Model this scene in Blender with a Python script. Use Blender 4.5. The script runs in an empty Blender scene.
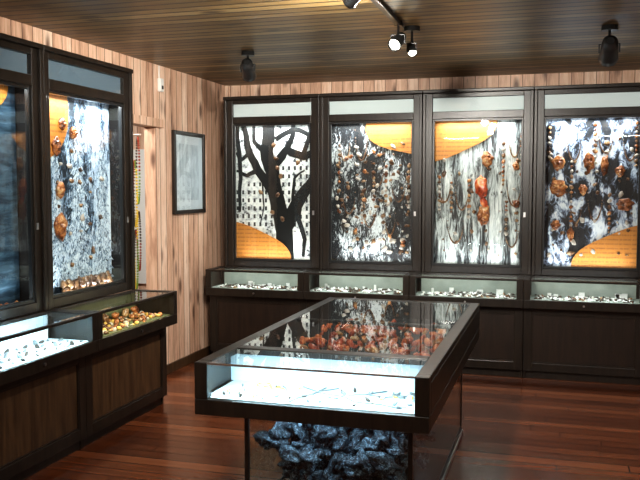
import bpy, bmesh, math, random
from mathutils import Vector, Matrix, noise
random.seed(7)
sc = bpy.context.scene
sc.view_settings.view_transform = 'Standard'
try: sc.view_settings.look = 'Medium High Contrast'
except Exception: pass

# ------------------------------------------------------------ materials
def newmat(name):
    m = bpy.data.materials.new(name); m.use_nodes = True
    nt = m.node_tree; nt.nodes.clear()
    out = nt.nodes.new('ShaderNodeOutputMaterial')
    return m, nt, out
def N(nt, t, **kw):
    n = nt.nodes.new(t)
    for k, v in kw.items():
        if k == 'inp':
            for a, b in v.items():
                if isinstance(b, bpy.types.NodeSocket): nt.links.new(b, n.inputs[a])
                else: n.inputs[a].default_value = b
        else: setattr(n, k, v)
    return n
def math_(nt, op, a, b=0.0, clamp=False):
    n = N(nt, 'ShaderNodeMath', operation=op, inp={0: a, 1: b}); n.use_clamp = clamp
    return n.outputs[0]
def ramp(nt, fac, stops, interp='LINEAR'):
    r = nt.nodes.new('ShaderNodeValToRGB'); r.color_ramp.interpolation = interp
    el = r.color_ramp.elements
    while len(el) < len(stops): el.new(0.5)
    for e, (p, c) in zip(el, stops):
        e.position = p; e.color = (*c, 1)
    nt.links.new(fac, r.inputs[0]); return r.outputs[0]
def mixc(nt, fac, a, b, mode='MIX'):
    n = N(nt, 'ShaderNodeMix', data_type='RGBA', blend_type=mode)
    for k, v in ((0, fac), (6, a), (7, b)):
        if isinstance(v, bpy.types.NodeSocket): nt.links.new(v, n.inputs[k])
        else: n.inputs[k].default_value = v if k == 0 else (*v, 1)
    return n.outputs[2]
def objco(nt, scale=(1, 1, 1), loc=(0, 0, 0)):
    tc = nt.nodes.new('ShaderNodeTexCoord')
    mp = N(nt, 'ShaderNodeMapping', inp={'Vector': tc.outputs['Object'], 'Scale': scale, 'Location': loc})
    return mp.outputs[0]
def noiset(nt, vec, scale, detail=4, rough=.5, dist=0.0):
    n = N(nt, 'ShaderNodeTexNoise', inp={'Vector': vec, 'Scale': scale, 'Detail': detail, 'Roughness': rough, 'Distortion': dist})
    return n.outputs[0]
def bsdf(nt, out, col, rough=.5, **kw):
    b = nt.nodes.new('ShaderNodeBsdfPrincipled')
    if isinstance(col, bpy.types.NodeSocket): nt.links.new(col, b.inputs['Base Color'])
    else: b.inputs['Base Color'].default_value = (*col, 1)
    if isinstance(rough, bpy.types.NodeSocket): nt.links.new(rough, b.inputs['Roughness'])
    else: b.inputs['Roughness'].default_value = rough
    for k, v in kw.items():
        k = k.replace('_', ' ')
        if isinstance(v, bpy.types.NodeSocket): nt.links.new(v, b.inputs[k])
        else: b.inputs[k].default_value = v
    nt.links.new(b.outputs[0], out.inputs[0]); return b
def simple(name, col, rough=.5, var=.12, nscale=20, **kw):
    m, nt, out = newmat(name)
    f = noiset(nt, objco(nt), nscale, 5)
    c = mixc(nt, f, tuple(x*(1-var) for x in col), tuple(min(1, x*(1+var)) for x in col))
    bsdf(nt, out, c, rough, **kw); return m

def planks(name, waxis, laxis, width, cols, gapc, rough, knots=True, gap=.04, jointlen=0, wnk=.42, lo=.2, hi=.82, streak=False):
    m, nt, out = newmat(name)
    co = objco(nt)
    s = N(nt, 'ShaderNodeSeparateXYZ', inp={0: co})
    u = math_(nt, 'DIVIDE', s.outputs[waxis], width)
    idx = math_(nt, 'FLOOR', u); fr = math_(nt, 'FRACT', u)
    wn = N(nt, 'ShaderNodeTexWhiteNoise', noise_dimensions='1D', inp={'W': idx}).outputs[0]
    sc3 = [14, 14, 14]; sc3[laxis] = 1.3
    vm = N(nt, 'ShaderNodeVectorMath', operation='MULTIPLY', inp={0: co, 1: tuple(sc3)}).outputs[0]
    off = N(nt, 'ShaderNodeCombineXYZ', inp={laxis: math_(nt, 'MULTIPLY', wn, 37.0)}).outputs[0]
    vv = N(nt, 'ShaderNodeVectorMath', operation='ADD', inp={0: vm, 1: off}).outputs[0]
    g = noiset(nt, vv, 1.6, 6, .62, .6)
    g2 = noiset(nt, vv, 7, 3, .6, .2)
    tone = math_(nt, 'ADD', math_(nt, 'MULTIPLY', wn, wnk), math_(nt, 'ADD', math_(nt, 'MULTIPLY', g, .5), math_(nt, 'MULTIPLY', g2, .16)))
    c = ramp(nt, tone, [(lo, cols[0]), ((lo+hi)/2, cols[1]), (hi, cols[2])])
    if streak:
        st = noiset(nt, vv, 2.6, 5, .7, 1.4)
        sm = ramp(nt, st, [(.56, (0, 0, 0)), (.68, (1, 1, 1))])
        c = mixc(nt, math_(nt, 'MULTIPLY', sm, .55), c, cols[0])
    if knots:
        sk = [7, 7, 7]; sk[laxis] = 2.6
        kv = N(nt, 'ShaderNodeVectorMath', operation='MULTIPLY', inp={0: co, 1: tuple(sk)}).outputs[0]
        kv = N(nt, 'ShaderNodeVectorMath', operation='ADD', inp={0: kv, 1: off}).outputs[0]
        vo = N(nt, 'ShaderNodeTexVoronoi', inp={'Vector': kv, 'Scale': 1.0}).outputs['Distance']
        km = ramp(nt, vo, [(.10, (1, 1, 1)), (.27, (0, 0, 0))])
        c = mixc(nt, math_(nt, 'MULTIPLY', km, .9), c, tuple(x*.4 for x in cols[0]))
    gm = math_(nt, 'GREATER_THAN', math_(nt, 'ABSOLUTE', math_(nt, 'SUBTRACT', fr, .5)), .5-gap)
    if jointlen:
        ju = math_(nt, 'FRACT', math_(nt, 'ADD', math_(nt, 'DIVIDE', s.outputs[laxis], jointlen), math_(nt, 'MULTIPLY', wn, 5.3)))
        gm = math_(nt, 'MAXIMUM', gm, math_(nt, 'LESS_THAN', ju, .004))
    c = mixc(nt, gm, c, gapc)
    h = math_(nt, 'SUBTRACT', math_(nt, 'MULTIPLY', g, .2), gm)
    bp = N(nt, 'ShaderNodeBump', inp={'Height': h, 'Strength': .5, 'Distance': .006}).outputs[0]
    bsdf(nt, out, c, rough, Normal=bp); return m

M = {}
WC = [(.30, .150, .095), (.66, .43, .30), (.88, .69, .55)]
M['wall_b'] = planks('pine_boards_x', 0, 2, .105, WC, (.20, .10, .06), .5, wnk=.13, lo=.20, hi=.55, gap=.03, streak=True)
M['wall_l'] = planks('pine_boards_y', 1, 2, .105, WC, (.16, .08, .045), .5, wnk=.16, lo=.20, hi=.56, gap=.035, streak=True)
M['ceil'] = planks('ceiling_boards', 1, 0, .10, [(.05, .028, .009), (.17, .105, .036), (.32, .22, .09)], (.004, .003, .002), .42, gap=.10, wnk=.42)
M['floor'] = planks('floor_boards', 1, 0, .11, [(.045, .012, .005), (.13, .036, .013), (.23, .075, .030)], (.008, .003, .002), .2, knots=False, gap=.04, jointlen=1.9)

def darkwood(name, a, b, rough=.35, ax=2):
    m, nt, out = newmat(name)
    s = [22, 22, 22]; s[ax] = 2
    g = noiset(nt, objco(nt, tuple(s)), 1.3, 6, .6, .5)
    bsdf(nt, out, ramp(nt, g, [(.3, a), (.7, b)]), rough); return m
M['frame'] = darkwood('dark_stained_wood', (.008, .006, .004), (.025, .017, .012))
M['panel'] = darkwood('brown_veneer', (.028, .014, .007), (.095, .052, .024), .4)
M['basep'] = darkwood('dark_brown_panel', (.010, .006, .004), (.028, .015, .009), .4)
M['white'] = simple('tray_linen', (.64, .74, .78), .8, .06)
M['grey'] = simple('grey_tray', (.26, .29, .25), .8, .4, 8)
M['dark'] = simple('black_felt', (.012, .010, .010), .9)
M['green'] = simple('green_tray', (.10, .11, .05), .8, .3)
M['metal'] = simple('satin_metal', (.55, .55, .55), .3, .05, Metallic=1.0)
M['black'] = simple('black_paint', (.012, .012, .012), .35)
M['jewel'] = simple('silver_jewellery', (.80, .80, .74), .3, .3, 60, Metallic=.4)
M['jgrey'] = simple('grey_pieces', (.16, .17, .17), .35, .5, 60)
M['jdark'] = simple('dark_pieces', (.05, .035, .025), .35, .5, 60)
M['sensor'] = simple('white_plastic', (.75, .75, .72), .4, .03)
M['paper'] = simple('paper_mount', (.58, .62, .66), .7, .05)
m_, nt_, out_ = newmat('dark_rock')
f_ = noiset(nt_, objco(nt_), 34, 12, .85, 2.0)
bsdf(nt_, out_, ramp(nt_, f_, [(.47, (.003, .005, .008)), (.53, (.025, .045, .06)), (.58, (.22, .31, .36))]), .7)
M['stone'] = m_

def glassm(name, tint=(.93, .97, .96), r0=.045, pw=4.0):
    m, nt, out = newmat(name)
    lw = N(nt, 'ShaderNodeLayerWeight', inp={'Blend': .5}).outputs['Facing']
    f = math_(nt, 'ADD', math_(nt, 'MULTIPLY', math_(nt, 'POWER', lw, pw), 1-r0), r0, True)
    tr = N(nt, 'ShaderNodeBsdfTransparent', inp={0: (*tint, 1)})
    gl = N(nt, 'ShaderNodeBsdfGlossy', inp={'Color': (1, 1, 1, 1), 'Roughness': .015})
    mx = N(nt, 'ShaderNodeMixShader', inp={0: f, 1: tr.outputs[0], 2: gl.outputs[0]})
    nt.links.new(mx.outputs[0], out.inputs[0]); return m
M['glass'] = glassm('clear_glass')
M['tglass'] = glassm('table_glass', (.9, .95, .94), .08, 3.0)

def amberm(name, stops):
    m, nt, out = newmat(name)
    n = noiset(nt, objco(nt), 14, 3, .6)
    n2 = noiset(nt, objco(nt), 90, 4, .7)
    f = math_(nt, 'ADD', math_(nt, 'MULTIPLY', n, .6), math_(nt, 'MULTIPLY', n2, .4))
    c = ramp(nt, f, stops)
    bsdf(nt, out, c, .32); return m
M['amber'] = amberm('amber', [(.38, (.03, .010, .005)), (.46, (.20, .06, .02)), (.54, (.42, .16, .05)), (.62, (.60, .40, .20))])
M['amberdk'] = amberm('brown_amber', [(.38, (.02, .012, .008)), (.5, (.14, .06, .025)), (.62, (.42, .27, .14))])
M['red'] = amberm('red_amber', [(.38, (.14, .018, .008)), (.5, (.50, .075, .025)), (.62, (.85, .32, .12))])
M['pale'] = simple('pale_amber', (.44, .38, .32), .4, .4, 50)
M['yellow'] = simple('honey_amber', (.62, .40, .10), .35, .3, 50)

def orangem():
    m, nt, out = newmat('orange_board')
    co = objco(nt); s = N(nt, 'ShaderNodeSeparateXYZ', inp={0: co})
    row = math_(nt, 'FRACT', math_(nt, 'MULTIPLY', s.outputs[2], 26.0))
    w = noiset(nt, objco(nt, (60, 1, 8)), 2, 2)
    tx = math_(nt, 'MULTIPLY', math_(nt, 'LESS_THAN', row, .35), math_(nt, 'GREATER_THAN', w, .44))
    c = mixc(nt, math_(nt, 'MULTIPLY', tx, .55), (.50, .19, .030), (.18, .06, .015))
    bsdf(nt, out, c, .55); return m
M['orange'] = orangem()

def printm(kind):
    m, nt, out = newmat('photo_print_'+kind)
    if kind == 'bark':
        a = noiset(nt, objco(nt, (20, 1, 8)), 1.7, 12, .78, 1.2)
        b = noiset(nt, objco(nt, (1.5, 1, .9), (3, 0, 1)), 3.5, 3, .5, .6)
        f = math_(nt, 'ADD', math_(nt, 'MULTIPLY', a, .75), math_(nt, 'MULTIPLY', b, .42))
        c = ramp(nt, f, [(.575, (.004, .004, .006)), (.61, (.10, .11, .12)), (.645, (.66, .69, .70))])
    elif kind == 'birch':
        a = noiset(nt, objco(nt, (22, 1, 3.2), (7, 0, 2)), 1.5, 12, .75, 1.6)
        b = noiset(nt, objco(nt, (4, 1, .5), (1, 0, 4)), 2.2, 3, .5, .5)
        f = math_(nt, 'ADD', math_(nt, 'MULTIPLY', a, .65), math_(nt, 'MULTIPLY', b, .5))
        c = ramp(nt, f, [(.52, (.006, .006, .008)), (.555, (.12, .13, .13)), (.60, (.42, .45, .44)), (.70, (.78, .79, .76))])
    elif kind == 'stone':
        a = noiset(nt, objco(nt, (14, 1, 8), (11, 0, 5)), 1.4, 12, .76, 1.6)
        b = noiset(nt, objco(nt, (2.6, 1, 1.2), (5, 0, 8)), 2.6, 3, .5, .8)
        f = math_(nt, 'ADD', math_(nt, 'MULTIPLY', a, .55), math_(nt, 'MULTIPLY', b, .6))
        c = ramp(nt, f, [(.55, (.004, .005, .008)), (.58, (.07, .09, .14)), (.61, (.38, .46, .60)), (.66, (.80, .84, .88))])
    elif kind == 'ice':
        a = noiset(nt, objco(nt, (20, 1, 9), (2, 0, 3)), 1.8, 12, .8, 1.2)
        b = noiset(nt, objco(nt, (3.2, 1, .9), (2, 0, 6)), 2.2, 3)
        f = math_(nt, 'ADD', math_(nt, 'MULTIPLY', a, .65), math_(nt, 'MULTIPLY', b, .5))
        c = ramp(nt, f, [(.53, (.006, .012, .02)), (.56, (.10, .17, .26)), (.59, (.40, .54, .72)), (.65, (.78, .88, .95))])
    elif kind == 'fir':
        a = noiset(nt, objco(nt, (30, 1, 14), (5, 0, 3)), 1.8, 12, .8, 1.2)
        c = ramp(nt, a, [(.43, (.006, .012, .02)), (.47, (.12, .20, .32)), (.51, (.55, .69, .82)), (.6, (.86, .92, .97))])
    elif kind == 'blue_reflection':  # dark bluish streaks paint the reflection in the window onto the board
        a = noiset(nt, objco(nt, (3, 1, 14)), 1.8, 6, .6, .4)
        c = ramp(nt, a, [(.40, (.014, .035, .06)), (.6, (.06, .12, .18)), (.75, (.16, .25, .34))])
    else:
        co = objco(nt, (1, 1, 1)); s = N(nt, 'ShaderNodeSeparateXYZ', inp={0: co})
        fx = math_(nt, 'FRACT', math_(nt, 'MULTIPLY', s.outputs[0], 17.0))
        fz = math_(nt, 'FRACT', math_(nt, 'MULTIPLY', s.outputs[2], 13.0))
        w = math_(nt, 'MULTIPLY', math_(nt, 'LESS_THAN', fx, .36), math_(nt, 'LESS_THAN', fz, .5))
        zone = math_(nt, 'LESS_THAN', math_(nt, 'ADD', s.outputs[2], math_(nt, 'MULTIPLY', s.outputs[0], -.5)), 1.55)
        zone2 = math_(nt, 'GREATER_THAN', math_(nt, 'ADD', s.outputs[2], math_(nt, 'MULTIPLY', s.outputs[0], .1)), 1.25)
        w = math_(nt, 'MULTIPLY', w, math_(nt, 'MULTIPLY', zone, zone2))
        base = ramp(nt, noiset(nt, objco(nt, (6, 1, 7)), 2.5, 10, .7), [(.38, (.05, .05, .055)), (.43, (.5, .52, .52)), (.55, (.82, .82, .78))])
        c = mixc(nt, w, base, (.03, .03, .035))
    bsdf(nt, out, c, .6); return m
for k in ('bark', 'birch', 'stone', 'ice', 'fir', 'blue_reflection', 'facade'): M['p_'+k] = printm(k)

def emis(name, col, st, base=(.8, .8, .8)):
    m, nt, out = newmat(name)
    bsdf(nt, out, base, .5, Emission_Color=(*col, 1), Emission_Strength=st); return m
M['diff'] = emis('transom_reflection_glow', (.80, .88, .88), .28, (.45, .48, .47))  # weak emission imitates pale reflections in the transom glass
M['tglow_l'] = emis('transom_reflection_glow_blue', (.4, .6, .8), .04, (.12, .16, .20))  # left transoms: fainter bluish glow, also imitating reflections
M['lamp'] = emis('lamp_glow', (1, .98, .85), 30)
M['tube'] = emis('tube_glow', (.85, .95, 1), 3)

# ------------------------------------------------------------ geometry helpers
def finish(name, bm, mat, parent=None, smooth=False, bevel=0):
    me = bpy.data.meshes.new(name); bm.normal_update(); bm.to_mesh(me); bm.free()
    ob = bpy.data.objects.new(name, me); sc.collection.objects.link(ob)
    for mm in (mat if isinstance(mat, (list, tuple)) else [mat]): me.materials.append(mm)
    if smooth:
        for p in me.polygons: p.use_smooth = True
    if bevel:
        b = ob.modifiers.new('bevel', 'BEVEL'); b.width = bevel; b.segments = 2; b.limit_method = 'ANGLE'
    if parent: ob.parent = parent
    return ob
def addbox(bm, b):
    x0, x1, y0, y1, z0, z1 = b
    vs = [bm.verts.new((x, y, z)) for x in (x0, x1) for y in (y0, y1) for z in (z0, z1)]
    for f in ((0, 1, 3, 2), (4, 6, 7, 5), (0, 4, 5, 1), (2, 3, 7, 6), (0, 2, 6, 4), (1, 5, 7, 3)):
        bm.faces.new([vs[i] for i in f])
def boxes(name, bl, mat, parent=None, bevel=0):
    bm = bmesh.new()
    for b in bl: addbox(bm, b)
    bmesh.ops.recalc_face_normals(bm, faces=bm.faces)
    return finish(name, bm, mat, parent, bevel=bevel)
def quads(name, ql, mat, parent=None):
    bm = bmesh.new()
    for q in ql: bm.faces.new([bm.verts.new(v) for v in q])
    return finish(name, bm, mat, parent)
def empty(name, loc=(0, 0, 0), rz=0):
    e = bpy.data.objects.new(name, None); sc.collection.objects.link(e)
    e.location = loc; e.rotation_euler = (0, 0, rz); e.empty_display_size = .1; return e
def lump(bm, c, r, seed=0, sub=2, rough=.35, mi=0):
    ret = bmesh.ops.create_icosphere(bm, subdivisions=sub, radius=1)
    rot = Matrix.Rotation((seed*1.7) % 6.28, 3, 'Y')
    for v in ret['verts']:
        d = noise.noise(v.co*1.4+Vector((seed*3.1, seed*1.3, seed)))
        if sub > 2: d += .4*noise.noise(v.co*4+Vector((seed, 0, seed*2)))
        p = v.co*(1+rough*d)
        v.co = Vector(c)+rot @ Vector((p.x*r[0], p.y*r[1], p.z*r[2]))
    for f in {f for v in ret['verts'] for f in v.link_faces}:
        f.material_index = mi; f.smooth = True
def mask(bm, c, w, h, d, mi=0):
    """carved face pendant, facing local -y"""
    ret = bmesh.ops.create_icosphere(bm, subdivisions=4, radius=1)
    for v in ret['verts']:
        p = v.co.copy()
        x, y, z = p.x, p.y, p.z
        wx = 1-.25*max(0, -z)+.07*math.sin(z*9)
        if y < 0:
            nose = math.exp(-(x/.16)**2)*max(0, 1-abs((z+.02)/.35))
            eye = sum(math.exp(-((x-s*.34)/.14)**2-((z-.25)/.09)**2) for s in (-1, 1))
            mouth = math.exp(-(x/.32)**2-((z+.48)/.07)**2)
            brow = math.exp(-((abs(x)-.34)/.25)**2-((z-.45)/.08)**2)
            y = y*.7-.7*nose+.8*eye+.8*mouth-.3*brow
        y += .12*noise.noise(Vector((x*4+c[0]*30, y*2, z*4+c[2]*9)))
        k = 1+.30*noise.noise(Vector((x*1.7+c[0]*30, y, z*1.7+c[2]*9)))
        v.co = Vector((c[0]+x*w*wx*k, c[1]+y*d, c[2]+z*h*k))
    for f in {f for v in ret['verts'] for f in v.link_faces}:
        f.material_index = mi; f.smooth = True
def ribbon(bm, pts, w0, w1, y):
    L, R = [], []
    n = len(pts)
    for i, p in enumerate(pts):
        a = Vector(pts[max(0, i-1)]); b = Vector(pts[min(n-1, i+1)])
        t = (b-a).normalized(); nn = Vector((-t.y, t.x)); w = w0+(w1-w0)*i/(n-1)
        q = Vector(p)
        L.append(bm.verts.new((q.x+nn.x*w/2, y, q.y+nn.y*w/2))); R.append(bm.verts.new((q.x-nn.x*w/2, y, q.y-nn.y*w/2)))
    for i in range(n-1): bm.faces.new((L[i], L[i+1], R[i+1], R[i]))
def tube(bm, pts, r, seg=6, mi=0):
    rings = []
    for i, p in enumerate(pts):
        a = Vector(pts[max(0, i-1)]); b = Vector(pts[min(len(pts)-1, i+1)])
        t = (b-a).normalized(); up = Vector((0, 0, 1)) if abs(t.z) < .9 else Vector((1, 0, 0))
        s = t.cross(up).normalized(); u = s.cross(t)
        rings.append([bm.verts.new(Vector(p)+(s*math.cos(k/seg*6.2832)+u*math.sin(k/seg*6.2832))*r) for k in range(seg)])
    for A, B in zip(rings, rings[1:]):
        for k in range(seg):
            f = bm.faces.new((A[k], A[(k+1) % seg], B[(k+1) % seg], B[k])); f.smooth = True; f.material_index = mi
    for rr in (rings[0], rings[-1]):
        try: bm.faces.new(rr).material_index = mi
        except Exception: pass
def torus(bm, c, R, r, n=16, m=5, mi=0):
    vs = []
    for i in range(n):
        a = i/n*6.2832
        vs.append([bm.verts.new((c[0]+(R+r*math.cos(b/m*6.2832))*math.cos(a), c[1]+(R+r*math.cos(b/m*6.2832))*math.sin(a), c[2]+r*math.sin(b/m*6.2832))) for b in range(m)])
    for i in range(n):
        for b in range(m):
            f = bm.faces.new((vs[i][b], vs[(i+1) % n][b], vs[(i+1) % n][(b+1) % m], vs[i][(b+1) % m])); f.smooth = True; f.material_index = mi
def area(name, loc, rot, sx, sy, power, col=(1, 1, 1), parent=None):
    l = bpy.data.lights.new(name, 'AREA'); l.shape = 'RECTANGLE'; l.size = sx; l.size_y = sy; l.energy = power; l.color = col
    o = bpy.data.objects.new(name, l); sc.collection.objects.link(o); o.location = loc; o.rotation_euler = rot
    if parent: o.parent = parent
    return o

# ------------------------------------------------------------ room shell
XL, XR, YB, YF, H = -3.2, 2.75, 7.5, -2.0, 2.62
DJ = 5.97
boxes('floor', [(-5.2, XR+.1, YF-.1, YB+.1, -.1, 0)], M['floor'])
boxes('ceiling', [(-5.2, XR+.1, YF-.1, YB+.1, H, H+.1)], M['ceil'])
boxes('wall_back', [(-5.2, XR+.1, YB, YB+.1, 0, H)], M['wall_b'])
boxes('wall_left', [(XL-.08, XL, YF, 5.30, 0, H), (XL-.08, XL, DJ, YB, 0, H), (XL-.08, XL, 5.30, DJ, 2.13, H)], M['wall_l'])
boxes('wall_right', [(XR, XR+.1, YF, YB, 0, H)], M['wall_l'])
boxes('wall_front', [(-5.2, XR+.1, YF-.1, YF, 0, H)], M['wall_b'])
boxes('wall_side_room', [(-5.2, -5.1, YF, YB, 0, H)], M['dark'])
boxes('trim_1', [(XL+.0, XL+.02, DJ, DJ+.06, 0, 2.10), (XL-.09, XL+.05, 5.27, DJ+.10, 2.10, 2.17)], M['wall_l'], bevel=.004)
boxes('trim_2', [(XL, XL+.035, YB-.035, YB, 0, H-.001)], M['wall_b'], bevel=.004)
boxes('baseboard_left', [(XL, XL+.02, DJ+.07, YB-.04, 0, .08)], M['panel'], bevel=.003)

# ------------------------------------------------------------ wall cabinets
def quarter(name, cx, cz, rx, rz, y, parent, wob=.06, seed=0):
    bm = bmesh.new(); n = 22; th = .012
    out = [(cx, cz)]
    for i in range(n+1):
        a = i/n*math.pi/2
        k = 1+wob*math.sin(a*4+seed)
        out.append((cx+rx*math.cos(a)*k if i < n else cx, cz+rz*math.sin(a)*k if i > 0 else cz))
    f = [bm.verts.new((x, y, z)) for x, z in out]; b = [bm.verts.new((x, y+th, z)) for x, z in out]
    bm.faces.new(f); bm.faces.new(list(reversed(b)))
    for i in range(len(f)): bm.faces.new((f[i], f[(i+1) % len(f)], b[(i+1) % len(f)], b[i]))
    bmesh.ops.recalc_face_normals(bm, faces=bm.faces)
    return finish(name, bm, M['orange'], parent)

def necklaces(P, w, pd, lst, mat='amberdk', r=.006):
    bm = bmesh.new()
    for a, b, ww, dr in lst:
        cx, cz = .085+a*(w-.17), .92+b*1.28
        n = max(10, int((2*dr+ww)/(r*1.9)))
        for i in range(n):
            t = i/(n-1)*2-1
            x = cx+ww/2*t; z = cz-dr*math.sqrt(max(0, 1-t*t))
            k = r*(1+.5*(1-abs(t)))
            rr = bmesh.ops.create_icosphere(bm, subdivisions=1, radius=k, matrix=Matrix.Translation((x, pd-.008, z)))
            for f in {f for v in rr['verts'] for f in v.link_faces}: f.smooth = True
    finish('bead_necklaces', bm, M[mat], P)

def strands(P, w, pd, lst):
    """straight hanging strings of amber pieces: (a, b_top, n)"""
    bm = bmesh.new(); rnd = random.Random(int(w*100)+len(lst))
    for a, b, n in lst:
        z = .92+b*1.28; x = .085+a*(w-.17)
        z0 = z
        for i in range(n):
            k = rnd.uniform(.009, .017)
            z -= k*1.3
            lump(bm, (x, pd-.012, z), (k, .010, k*1.2), rnd.uniform(0, 40), mi=rnd.choice((0, 0, 1, 2)))
            z -= k*1.5+.006
        tube(bm, [(x, pd-.004, z0), (x, pd-.004, z)], .0015, 4)
    finish('amber_strands', bm, [M['amberdk'], M['amber'], M['pale']], P)

def cabinet(loc, rz, w, d, kind, orange, exhibits, lamp=6, blue=False):
    P = empty('wall_display_cabinet', loc, rz)
    s = .085; zb, zt = .85, 2.43
    boxes('face_frame', [(.002, s, 0, .05, zb, zt), (w-s, w-.002, 0, .05, zb, zt), (s, w-s, 0, .05, zb, .91),
                         (s, w-s, 0, .05, 2.205, 2.27), (s, w-s, 0, .05, 2.39, zt)], M['frame'], P, .004)
    boxes('sash', [(s, s+.018, .012, .04, .91, 2.205), (w-s-.018, w-s, .012, .04, .91, 2.205),
                   (s+.018, w-s-.018, .012, .04, .91, .93), (s+.018, w-s-.018, .012, .04, 2.185, 2.205)], M['black'], P, .002)
    boxes('mullion_strip', [(.002, .03, -.022, 0, zb, zt), (w-.03, w-.002, -.022, 0, zb, zt)], M['frame'], P, .004)
    boxes('carcass', [(.002, .02, .05, d, zb, zt), (w-.02, w-.002, .05, d, zb, zt), (.02, w-.02, .05, d, zb, zb+.02),
                      (.02, w-.02, .05, d, 2.22, 2.24), (.02, w-.02, d-.01, d, zb+.02, 2.22)], M['dark'], P)
    boxes('cornice', [(.0, w, -.03, d, zt, zt+.03)], M['frame'], P, .005)
    boxes('transom_reflection_glow', [(s, w-s, .03, .04, 2.27, 2.39)], M['tglow_l'] if blue else M['diff'], P)
    pd = .15
    boxes('print_board', [(.045, w-.045, pd, pd+.012, zb+.02, 2.215)], M['p_'+kind], P)
    quads('glass_pane', [[(s, .025, .92), (w-s, .025, .92), (w-s, .025, 2.2), (s, .025, 2.2)],
                         [(s, .012, 2.27), (w-s, .012, 2.27), (w-s, .012, 2.39), (s, .012, 2.39)]], M['glass'], P)
    boxes('light_tube', [(s+.03, w-s-.03, .055, .07, 2.206, 2.218)], M['tube'], P)
    boxes('lock', [(w-s+.012, w-s+.03, -.006, 0, 1.35, 1.39)], M['metal'], P)
    area('tube_light', (w/2, .065, 2.20), (math.radians(-14), 0, 0), w-.3, .04, lamp, (.9, .96, 1), P)
    area('hidden_sill_fill', (w/2, .062, .905), (math.radians(180+14), 0, 0), w-.3, .03, lamp*.4, (.9, .96, 1), P)  # fill added out of sight behind the sash to brighten the lower print
    if orange:
        c, rx, rzz = orange
        cx = .047 if 'l' in c else w-.047
        cz = .875 if 'b' in c else 2.21
        quarter('orange_board', cx, cz, rx if 'l' in c else -rx, rzz if 'b' in c else -rzz, pd-.014, P, seed=w*9+rx*20)
    exhibits(P, w, pd)
    return P

def ex_facade(P, w, pd):
    bm = bmesh.new(); s0 = .085
    X = lambda a: s0+a*(w-2*s0)
    Z = lambda b: .92+b*1.28
    cnt = [0]
    def R(pts, a, b):
        cnt[0] += 1
        q = []
        for i in range(len(pts)-1):
            for k in range(4):
                t = k/4; x = pts[i][0]*(1-t)+pts[i+1][0]*t; z = pts[i][1]*(1-t)+pts[i+1][1]*t
                q.append((x+.03*noise.noise(Vector((x*7, z*7, cnt[0]))), z+.02*noise.noise(Vector((x*7, z*7, cnt[0]+9)))))
        q.append(pts[-1])
        ribbon(bm, [(X(p[0]), Z(p[1])) for p in q], a, b, pd-.002-.0002*cnt[0])
    R([(.60, 0), (.60, .2), (.52, .4), (.44, .6), (.38, .8), (.40, 1.02)], .18, .12)
    R([(.60, .22), (.8, .46), (.92, .54), (1.05, .66)], .14, .08)
    R([(.47, .5), (.25, .66), (.12, .85), (.06, 1.0)], .10, .05)
    R([(.42, .68), (.62, .80), (.85, .76), (1.05, .82)], .09, .06)
    R([(.40, .72), (.22, .88), (.2, 1.02)], .05, .03)
    R([(.8, .42), (.78, .3), (.86, .15), (.84, .02)], .06, .03)
    R([(.25, .66), (.1, .62), (-.03, .66)], .05, .025)
    R([(.62, .78), (.70, .92), (.72, 1.02)], .06, .04)
    R([(.15, .78), (.02, .74), (-.03, .8)], .04, .02)
    R([(.85, .76), (.93, .95), (.9, 1.02)], .05, .03)
    R([(.3, .62), (.34, .4), (.28, .25)], .02, .008)
    R([(.70, .34), (.74, .6), (.86, .66)], .04, .012)
    R([(.5, .9), (.7, .97), (.9, .92), (1.04, .97)], .05, .04)
    R([(1.0, .0), (.97, .3), (1.02, .6), (.99, 1.0)], .08, .05)
    R([(.01, .35), (.03, .6), (-.02, 1.0)], .03, .05)
    finish('printed_branches', bm, M['black'], P)
    bm = bmesh.new()
    for i, (a, b) in enumerate([(.5, .75), (.56, .62), (.45, .35), (.78, .72), (.3, .5), (.52, .48), (.52, .68), (.47, .85), (.58, .3)]):
        lump(bm, (X(a), pd-.02, Z(b)), (.02, .012, .026), i+1)
    finish('amber_pendants', bm, M['amberdk'], P)
def grid_ex(cols, rows, sz, mat, seed, x0=.15, x1=.9, z0=.1, z1=.8, skip=.3):
    def f(P, w, pd):
        rnd = random.Random(seed); bm = bmesh.new()
        for i in range(cols):
            for j in range(rows):
                if rnd.random() < skip: continue
                a = x0+(x1-x0)*(i+.5)/cols+rnd.uniform(-.03, .03); b = z0+(z1-z0)*(j+.5)/rows+rnd.uniform(-.02, .02)
                k = sz*rnd.uniform(.5, 1.3)
                lump(bm, (.085+a*(w-.17), pd-.012, .92+b*1.28), (k, .012, k*rnd.uniform(.8, 1.8)), rnd.uniform(0, 50), rough=.7, mi=rnd.choice((0, 0, 1)))
        finish('amber_pieces', bm, [M[mat], M['pale']], P)
    return f
def ex2(P, w, pd):
    grid_ex(9, 13, .016, 'amberdk', 4, .04, .98, .05, .86, .4)(P, w, pd)
    bm = bmesh.new(); rnd = random.Random(9)
    for i in range(24):
        lump(bm, (.085+rnd.uniform(.05, .95)*(w-.17), pd-.025, .92+rnd.uniform(.06, .85)*1.28), (.016, .012, .022), i, rough=.6, mi=i % 2)
    finish('amber_cameos', bm, [M['pale'], M['amber']], P)
    strands(P, w, pd, [(.08, .85, 9), (.5, .66, 7), (.65, .7, 9), (.92, .7, 10), (.36, .5, 8)])
    necklaces(P, w, pd, [(.15, .9, .10, .22), (.35, .95, .12, .28), (.55, .72, .12, .22), (.8, .62, .14, .24), (.2, .5, .12, .2), (.45, .42, .12, .22), (.7, .35, .1, .2)])
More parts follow.
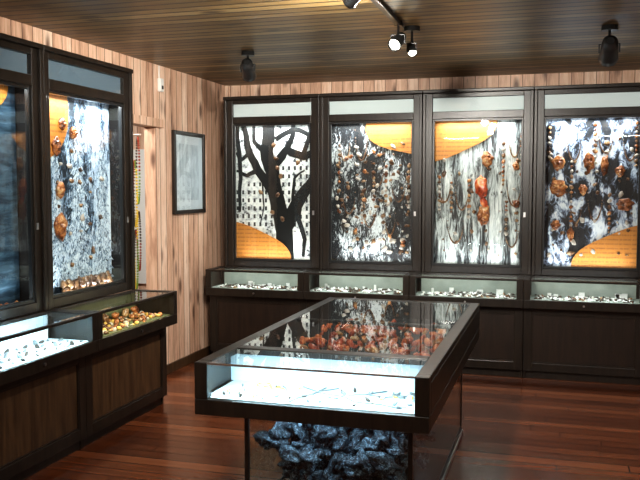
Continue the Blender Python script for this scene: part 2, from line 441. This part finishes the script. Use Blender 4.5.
def masks(lst, extra=None, mat='amber'):
    def f(P, w, pd):
        bm = bmesh.new()
        for a, b, ww, hh in lst: mask(bm, (.085+a*(w-.17), pd-.02, .92+b*1.28), ww, hh, .03)
        finish('carved_amber_masks', bm, M[mat], P)
        if extra: extra(P, w, pd)
    return f
ex3 = masks([(.60, .73, .050, .070), (.57, .34, .060, .09), (.93, .42, .03, .04), (.92, .68, .03, .04)],
            grid_ex(6, 10, .014, 'amberdk', 12, .03, 1, .05, .75, .4))
def ex3b(P, w, pd):
    ex3(P, w, pd)
    bm = bmesh.new()
    lump(bm, (.085+.55*(w-.17), pd-.02, .92+.54*1.28), (.055, .02, .085), 0, sub=3, rough=.6)
    lump(bm, (.085+.57*(w-.17), pd-.02, .92+.43*1.28), (.05, .02, .03), 8)
    finish('red_amber_relief', bm, M['red'], P)
    strands(P, w, pd, [(.06, .62, 8), (.2, .58, 7), (.40, .6, 8), (.78, .85, 9), (.98, .92, 10), (.82, .45, 8)])
    necklaces(P, w, pd, [(.12, .62, .12, .24), (.32, .55, .12, .22), (.9, .9, .10, .2), (.9, .58, .12, .22), (.25, .3, .14, .2), (.88, .28, .12, .2)])
ex4a = masks([(.16, .70, .055, .065), (.16, .53, .072, .072), (.48, .70, .048, .08), (.80, .64, .040, .050), (.64, .68, .030, .09), (.86, .42, .070, .055), (.42, .52, .035, .045),
             (.14, .28, .04, .045), (.30, .22, .03, .06)],
            grid_ex(8, 12, .015, 'amberdk', 22, .04, .96, .06, .88, .45))
def ex4(P, w, pd):
    ex4a(P, w, pd)
    strands(P, w, pd, [(.06, .95, 7), (.3, .72, 8), (.54, .97, 8), (.7, .5, 7), (.96, .97, 10), (.3, .45, 6)])
    necklaces(P, w, pd, [(.32, .9, .12, .24), (.65, .92, .12, .2), (.55, .5, .12, .24), (.9, .9, .12, .24), (.35, .45, .1, .2)])
def exL2(P, w, pd):
    masks([(.28, .74, .045, .06), (.36, .86, .03, .045), (.50, .82, .03, .04), (.32, .33, .06, .09), (.32, .52, .045, .055)], grid_ex(6, 9, .015, 'amberdk', 31, .1, .95, .1, .75, .5), 'amber')(P, w, pd)
    bm = bmesh.new()
    for i in range(34):
        lump(bm, (.36+(i % 17)*.033, .088+.022*(i % 2), .895+.045*(i//17)+.02), (.034, .024, .03), i+.3, rough=.9)
    finish('amber_chunks', bm, M['amberdk'], P)
    bm = bmesh.new(); c = 0
    for cx, bz, tz, ww in ((.60, .95, 2.16, .20), (.90, .95, 2.0, .15), (.35, .95, 1.8, .13)):
        n = 16
        for i in range(n):
            z = bz+(tz-bz)*i/n; h = (tz-bz)/n; k = ww*(1-i/n)*.9+.025; c += 1
            for sgn in (-1, 1):
                y = pd-.002-.0001*c
                v = [(cx, z+h*1.2), (cx+sgn*k*.5, z+h*.55), (cx+sgn*k, z-h*.2), (cx+sgn*k*.75, z-h*.1), (cx+sgn*k*.55, z-h*.35), (cx+sgn*k*.3, z+h*.05), (cx, z-h*.1)]
                v = [bm.verts.new((a, y, b)) for a, b in v]
                bm.faces.new(v if sgn < 0 else v[::-1])
    finish('printed_fir_trees', bm, M['p_fir'], P)
def exL1(P, w, pd):
    bm = bmesh.new()
    for i in range(9): lump(bm, (.3+i*.075, .09, .90), (.022, .02, .03), i)
    finish('amber_figurines', bm, M['amber'], P)

W = .95
setup = [('facade', ('bl', .55, .38), ex_facade, 9), ('bark', ('tr', .50, .32), ex2, 10), ('birch', ('tl', .56, .36), ex3b, 9),
         ('stone', ('br', .55, .40), ex4, 9), ('bark', ('tl', .5, .35), ex2, 7), ('birch', ('br', .5, .4), ex4, 7)]
for i, (k, o, e, p) in enumerate(setup):
    cabinet((-3.05+i*W, 7.10, 0), 0, W, .39, k, o, e, p)
WL = 1.06
for i, (k, o, e, p) in enumerate([('ice', ('tl', .44, .50), exL2, 9), ('blue_reflection', ('tl', .84, .36), exL1, 6), ('ice', ('bl', .4, .4), exL1, 4)]):
    cabinet((-3.0, 4.20-i*WL, 0), math.pi/2, WL, .19, k, o, e, p, blue=True)

# ------------------------------------------------------------ counters with glazed cases
def tray_items(P, w, d, zt, kind, seed):
    rnd = random.Random(seed); bm = bmesh.new()
    if kind == 'amber':
        for i in range(170):
            k = rnd.uniform(.009, .020)
            lump(bm, (rnd.uniform(.1, w-.1), rnd.uniform(.05, d-.06), zt+k*.55), (k, k, k*.7), i, mi=(0, 1, 2, 3, 0)[i % 5])
        for i in range(7): lump(bm, (.13+i*.13, d-.08, zt+.035), (.028, .022, .038), i+60, mi=i % 2, rough=.8)
        mats = [M['amber'], M['amberdk'], M['yellow'], M['pale']]
    elif kind == 'dark':
        for i in range(48):
            k = rnd.uniform(.007, .017)
            lump(bm, (.10+(i % 12)*(w-.2)/11+rnd.uniform(-.02, .02), .06+(i//12)*.07, zt+k*.5), (k*1.5, k, k*.6), i, mi=i % 2)
        mats = [M['jdark'], M['jgrey']]
    else:
        for i in range(150):
            x, y = rnd.uniform(.09, w-.09), rnd.uniform(.05, d-.06)
            if i % 3 == 0: torus(bm, (x, y, zt+.005), rnd.uniform(.012, .034), .0038, mi=i % 2)
            else:
                k = rnd.uniform(.006, .014); lump(bm, (x, y, zt+k*.5), (k*1.5, k, k*.7), i, mi=(0, 1, 1, 2, 0)[i % 5])
        for i in range(6):
            x = rnd.uniform(.12, w-.12); hw = rnd.uniform(.01, .03); addbox(bm, (x-hw, x+hw, d-.075, d-.07, zt, zt+rnd.uniform(.015, .05)))
        mats = [M['jewel'], M['jdark'], M['amberdk']]
    finish('tray_exhibits', bm, mats, P)

def counter(loc, rz, w, d, dbase, traymat, kind, panel, seed, lamp, col=(.9, .96, 1)):
    P = empty('display_counter', loc, rz)
    z0, z1, z2 = .61, .68, .85
    s = .055; g = .001
    boxes('case_frame', [(g, w-g, 0, .03, z0, z1), (g, w-g, d-.03, d-.002, z0, z2), (g, .03, .03, d-.03, z0, z1), (w-.03, w-g, .03, d-.03, z0, z1),
                         (g, s, 0, .035, z1, z2), (w-s, w-g, 0, .035, z1, z2),
                         (s, w-s, 0, .022, z2-.018, z2), (g, s, .035, d-.03, z2-.03, z2), (w-s, w-g, .035, d-.03, z2-.03, z2),
                         (g, .02, .035, d-.03, z1, z2-.03), (w-.02, w-g, .035, d-.03, z1, z2-.03)], M['frame'], P, .003)
    boxes('tray', [(.03, w-.03, .03, d-.03, z0+.02, z1)], M[traymat], P)
    boxes('tray_back', [(s, w-s, d-.035, d-.03, z1, z2-.02)], M[traymat], P)
    quads('case_glass', [[(s, .010, z1), (w-s, .010, z1), (w-s, .010, z2-.018), (s, .010, z2-.018)],
                         [(s, .022, z2-.005), (w-s, .022, z2-.005), (w-s, d-.03, z2-.005), (s, d-.03, z2-.005)]], M['glass'], P)
    b = .09
    boxes('base_frame', [(g, .07, b, b+.03, .07, z0), (w-.07, w-g, b, b+.03, .07, z0), (.07, w-.07, b, b+.03, .07, .14), (.07, w-.07, b, b+.03, z0-.06, z0),
                         (g, .02, b+.03, dbase, .0, z0), (w-.02, w-g, b+.03, dbase, .0, z0), (.02, w-.02, b+.04, dbase, 0, .07), (.02, w-.02, dbase-.02, dbase, .07, z0)], M['frame'], P, .003)
    boxes('base_panel', [(.07, w-.07, b+.012, b+.025, .14, z0-.06)], M[panel], P)
    boxes('panel_moulding', [(.07, w-.07, b+.004, b+.012, .14, .15), (.07, w-.07, b+.004, b+.012, z0-.07, z0-.06), (.07, .08, b+.004, b+.012, .15, z0-.07), (w-.08, w-.07, b+.004, b+.012, .15, z0-.07)], M['frame'], P)
    bm = bmesh.new(); tube(bm, [(w/2, -.008, .645), (w/2, .0, .645)], .009, 10); finish('case_lock', bm, M['metal'], P)
    tray_items(P, w, d, z1, kind, seed)
    if lamp: area('case_light', (w/2, .028, z2-.03), (math.radians(38), 0, 0), w-.2, .012, lamp, col, P)
    return P
for i in range(6):
    counter((-3.1+i*W, 6.75, 0), 0, W, .348, .70, 'grey', 'mixed', 'basep', 50+i, 1.5)
for i, (t, k, l) in enumerate([('green', 'amber', 1.7), ('white', 'dark', 9), ('white', 'dark', 5)]):
    counter((-2.65, 4.22-i*WL, 0), math.pi/2, WL, .348, .53, t, k, 'panel', 80+i, l, (1, .9, .6) if i == 0 else (.60, .86, 1))

# ------------------------------------------------------------ centre display table
T = empty('display_table', (-1.49, 3.12, 0))
w, L = 1.02, 2.15; z0, z1, z2 = .62, .69, .85; D = .36
boxes('case_frame', [(0, w, 0, .035, z0, z1), (0, .035, .035, L, z0, z1), (w-.035, w, .035, L, z0, z1), (.035, w-.035, L-.035, L, z0, z2),
                     (0, .06, 0, .05, z1, z2), (w-.06, w, 0, .05, z1, z2),
                     (0, .06, .05, L, z2-.03, z2), (w-.06, w, .05, L, z2-.03, z2),
                     (0, .02, .05, L, z1, z2-.03), (w-.02, w, .05, L, z1, z2-.03),
                     (.06, w-.06, D-.02, D+.05, z2-.03, z2), (.06, w-.06, L-.07, L-.035, z2-.03, z2),
                     (.06, w-.06, 1.24, 1.27, z2-.022, z2-.002)], M['frame'], T, .004)
boxes('top_edge_strip', [(.06, w-.06, 0, .008, z2-.008, z2)], M['metal'], T)
boxes('white_tray', [(.035, w-.035, .035, D+.01, z0+.02, z1)], M['white'], T)
boxes('white_back', [(.02, w-.02, D-.0, D+.01, z1, z2-.03)], M['white'], T)
boxes('dark_tray', [(.035, w-.035, D+.01, L-.035, z0+.02, z1+.04)], M['dark'], T)
quads('case_glass', [[(.06, .006, z1), (w-.06, .006, z1), (w-.06, .006, z2-.008), (.06, .006, z2-.008)],
                     [(.06, .008, z2-.004), (w-.06, .008, z2-.004), (w-.06, D-.02, z2-.004), (.06, D-.02, z2-.004)]], M['glass'], T)
quads('top_glass', [[(.06, D+.05, z2-.001), (w-.06, D+.05, z2-.001), (w-.06, L-.07, z2-.001), (.06, L-.07, z2-.001)]], M['tglass'], T)
area('case_light', (w/2, .10, z2-.012), (math.radians(12), 0, 0), w-.2, .03, 7.5, (.56, .84, 1), T)
bm = bmesh.new(); rnd = random.Random(3)
for i in range(230):
    k = rnd.uniform(.014, .030)
    lump(bm, (rnd.uniform(.12, w-.12), rnd.uniform(D+.16, L-.35), z1+.04+k*.45), (k*1.2, k, k*.7), i, mi=i % 5 == 0)
finish('red_amber_pieces', bm, [M['red'], M['amber']], T)
bm = bmesh.new(); zt = z1+.005
def br(pts, r):
    q = []
    for i in range(len(pts)-1):
        for k in range(3):
            t = k/3; x = pts[i][0]*(1-t)+pts[i+1][0]*t; y = pts[i][1]*(1-t)+pts[i+1][1]*t
            q.append((x+.015*noise.noise(Vector((x*9, y*9, r*900))), y+.015*noise.noise(Vector((x*9, y*9, 5))), zt))
    q.append((*pts[-1], zt)); tube(bm, q, r, 5)
br([(.42, .06), (.44, .14), (.48, .22), (.50, .33)], .004)
br([(.40, .32), (.50, .22), (.60, .21), (.70, .27), (.78, .34)], .0035)
br([(.60, .21), (.68, .13), (.80, .12), (.88, .08)], .0035); br([(.48, .24), (.56, .33)], .003); br([(.70, .27), (.80, .24), (.92, .30)], .003)
br([(.44, .14), (.36, .2), (.3, .3)], .003)
finish('black_cord_necklace', bm, M['jgrey'], T)
bm = bmesh.new()
for i in range(64):
    x, y = rnd.uniform(.09, w-.1), rnd.uniform(.06, D-.04)
    k = rnd.uniform(.005, .011); lump(bm, (x, y, z1+k*.6), (k*1.7, k, k*.7), i, mi=(0, 3, 1, 2, 3)[i % 5])
for i in range(7): torus(bm, (.12+i*.045, .16+.07*(i % 3), z1+.004), .032, .003, mi=2 if i % 2 else 1)
finish('amber_jewellery', bm, [M['jdark'], M['yellow'], M['jewel'], M['jgrey']], T)
bx0, bx1, by0, by1 = .15, .92, .20, 2.08
boxes('plinth', [(bx0, bx1, by0, by1, 0, .05), (bx0, bx0+.02, by0, by0+.02, .05, z0), (bx1-.02, bx1, by0, by0+.02, .05, z0),
                 (bx0, bx0+.02, by1-.02, by1, .05, z0), (bx1-.02, bx1, by1-.02, by1, .05, z0)], M['frame'], T, .003)
boxes('plinth_core', [(bx0+.20, bx1-.20, by0+.45, by1-.45, .05, z0)], M['black'], T)
boxes('plinth_edge_strip', [(bx1, bx1+.008, by0, by1, .0, .022), (bx0, bx1, by0-.008, by0, 0, .022)], M['metal'], T)
g = .004
quads('plinth_glass', [[(bx0+.02, by0+g, .05), (bx1-.02, by0+g, .05), (bx1-.02, by0+g, z0), (bx0+.02, by0+g, z0)],
                       [(bx1-g, by0+.02, .05), (bx1-g, by1-.02, .05), (bx1-g, by1-.02, z0), (bx1-g, by0+.02, z0)],
                       [(bx0+g, by0+.02, .05), (bx0+g, by1-.02, .05), (bx0+g, by1-.02, z0), (bx0+g, by0+.02, z0)],
                       [(bx0+.02, by1-g, .05), (bx1-.02, by1-g, .05), (bx1-.02, by1-g, z0), (bx0+.02, by1-g, z0)]], M['glass'], T)
bm = bmesh.new()
for i in range(330):
    k = rnd.uniform(.022, .06)
    hx = rnd.uniform(bx0+.075, bx1-.075); hy = rnd.uniform(by0+.09, by1-.09) if i % 2 else rnd.uniform(by0+.09, by0+.5)
    hz = .07+rnd.random()*(.18+.32*min(1, (hy-by0)/.3))
    lump(bm, (hx, hy, hz), (k*1.1, k*.9, k*.6), i, rough=1.2, sub=3)
finish('rock_display', bm, M['stone'], T)
area('plinth_light', (w/2, by0+.05, z0-.02), (math.radians(25), 0, 0), .6, .04, 2.6, (.6, .8, 1), T)

# ------------------------------------------------------------ framed print on the left wall
F = empty('framed_picture', (XL, 6.30, 1.37))
boxes('frame', [(0.001, .03, 0, .035, 0, .73), (0.001, .03, .595, .63, 0, .73), (0.001, .03, .035, .595, 0, .035), (0.001, .03, .035, .595, .695, .73)], M['frame'], F, .003)
boxes('mount', [(.002, .012, .035, .595, .035, .695)], M['paper'], F)
mt, nt, out = newmat('faint_engraving')
a = noiset(nt, objco(nt, (1, 10, 3)), 2, 6, .6, .5)
bsdf(nt, out, ramp(nt, a, [(.35, (.36, .40, .45)), (.6, (.54, .59, .64))]), .7)
boxes('engraving', [(.012, .014, .12, .51, .12, .62)], mt, F)
quads('picture_glass', [[(.02, .035, .035), (.02, .595, .035), (.02, .595, .695), (.02, .035, .695)]], M['glass'], F)
S = empty('wall_sensor', (XL, 6.08, 2.46))
boxes('housing', [(.001, .035, -.028, .028, -.06, .05)], M['sensor'], S, .006)
boxes('lens', [(.035, .039, -.014, .014, -.04, -.01)], M['black'], S, .002)
boxes('cable', [(.001, .008, -.004, .004, .05, .155)], M['sensor'], S)

# ------------------------------------------------------------ hanging beads seen through the doorway
B = empty('bead_necklace_rack', (-3.48, 6.05, 0))
bm = bmesh.new(); tube(bm, [(-.2, .03, 0), (-.2, .03, 2.05)], .012, 8); tube(bm, [(-.2, .03, 2.05), (.11, .03, 2.05)], .01, 8)
lump(bm, (-.2, .03, .01), (.12, .12, .01), 1, rough=.02)
finish('stand', bm, M['metal'], B, True)
bm = bmesh.new()
for z_, dz, dr in ((1.75, .1, .28), (1.15, .08, .25)):
    for i in range(7):
        for j in range(60):
            a = j/60*6.2832
            c = (-.14+i*.036+.014*math.cos(a), .03+.012*(i % 2), z_-dz*(i % 3)+dr*math.sin(a))
            r = bmesh.ops.create_icosphere(bm, subdivisions=1, radius=.010, matrix=Matrix.Translation(c))
            for f in {f for v in r['verts'] for f in v.link_faces}: f.material_index = (i+(j//15)+(z_ < 1.5)) % 4
finish('bead_strings', bm, [simple('yellow_beads', (.60, .42, .05), .3), simple('green_beads', (.15, .25, .05), .3), simple('red_beads', (.25, .04, .02), .3), M['jdark']], B)
boxes('notice_board', [(-4.3, -3.8, 7.47, 7.499, .6, 2.0)], M['sensor'])
area('side_room_light', (-4.0, 5.6, 2.55), (math.radians(15), 0, 0), .5, .5, 45, (1, .97, .92))

# ------------------------------------------------------------ ceiling spots
def spot(loc, tgt, power, on=True, size=110, plate=False, scale=1.0):
    P = empty('ceiling_spotlight', loc)
    drop = H-loc[2]
    bm = bmesh.new()
    tube(bm, [(0, 0, .03), (0, 0, drop-.02)], .008, 8)
    tube(bm, [(0, 0, drop-.03), (0, 0, drop-.001)], .05 if plate else .025, 16)
    finish('mount', bm, M['black'], P)
    boxes('yoke', [(-.052*scale, -.046*scale, -.012, .012, -.02, .035), (.046*scale, .052*scale, -.012, .012, -.02, .035), (-.052*scale, .052*scale, -.012, .012, .03, .036)], M['black'], P, .001)
    prof = [(-.075, .022), (-.07, .036), (-.02, .043), (.05, .046), (.075, .050), (.078, .044), (.06, .040)]
    bm = bmesh.new(); rings = []
    for z, r in prof: rings.append([bm.verts.new((r*scale*math.cos(k/24*6.2832), r*scale*math.sin(k/24*6.2832), -z*scale)) for k in range(24)])
    for A, Bq in zip(rings, rings[1:]):
        for k in range(24): bm.faces.new((A[k], A[(k+1) % 24], Bq[(k+1) % 24], Bq[k])).smooth = True
    bm.faces.new(rings[0])
    f = bm.faces.new(rings[-1]); f.material_index = 1
    ob = finish('head', bm, [M['black'], M['lamp'] if on else M['jdark']], P)
    ob.rotation_euler = (Vector(tgt)-Vector(loc)).to_track_quat('-Z', 'Y').to_euler()
    if on:
        l = bpy.data.lights.new('bulb', 'SPOT'); l.energy = power; l.spot_size = math.radians(size); l.spot_blend = .9; l.shadow_soft_size = .04; l.color = (1, .95, .87)
        o = bpy.data.objects.new('bulb', l); sc.collection.objects.link(o); o.parent = P
        d = (Vector(tgt)-Vector(loc)).normalized()
        o.location = d*.10*scale; o.rotation_euler = d.to_track_quat('-Z', 'Y').to_euler()
    return P
TR = empty('lighting_track', (-.95, 0, 0))
boxes('rail', [(-.018, .018, 1.2, 4.98, H-.028, H-.001)], M['black'], TR, .002)
spot((-.95, 4.90, 2.50), (-1.6, 2.6, .9), 70, scale=.85)
spot((-.90, 5.10, 2.48), (-.2, 3.0, 0), 50, plate=True, scale=.6)
spot((-.95, 3.80, 2.52), (-3.2, 6.6, 1.7), 220, scale=.75, size=130)
spot((-.95, 3.0, 2.50), (-1.4, 7.3, 2.1), 200, size=130)
spot((-.95, 2.2, 2.50), (.8, 7.3, 2.1), 190, size=130)
spot((-.95, 1.5, 2.50), (-3.0, 4.2, .9), 90)
spot((-2.24, 5.67, 2.49), (-2.6, 7.1, 1.6), 0, on=False, plate=True, scale=1.1)
spot((.30, 5.42, 2.47), (.3, 7.1, 1.6), 0, on=False, plate=True, scale=1.25)

for x, y in ((-1.6, .3), (1.0, .3), (1.3, 3.4)):  # luminaires added out of view as general fill for the room
    P = empty('added_fill_luminaire', (x, y, 0))
    boxes('housing', [(-.32, .32, -.10, .10, H-.16, H-.11), (-.25, -.24, -.005, .005, H-.11, H-.001), (.24, .25, -.005, .005, H-.11, H-.001)], M['sensor'], P, .004)
    area('added_fill_light', (0, 0, H-.17), (0, 0, 0), .6, .16, 28, (1, .97, .92), P)
    area('added_fill_uplight', (0, 0, H-.10), (math.radians(180), 0, 0), .56, .16, 14, (1, .97, .9), P)  # uplight added to brighten the ceiling boards

wd = bpy.data.worlds.new('world'); sc.world = wd; wd.use_nodes = True
wd.node_tree.nodes['Background'].inputs[0].default_value = (.5, .5, .5, 1)
wd.node_tree.nodes['Background'].inputs[1].default_value = .1

cam = bpy.data.cameras.new('camera'); co = bpy.data.objects.new('camera', cam); sc.collection.objects.link(co)
co.location = (0, 0, 1.6); co.rotation_euler = (math.radians(90-3.72), 0, math.radians(16.47))
cam.sensor_width = 36; cam.lens = 45; sc.camera = co
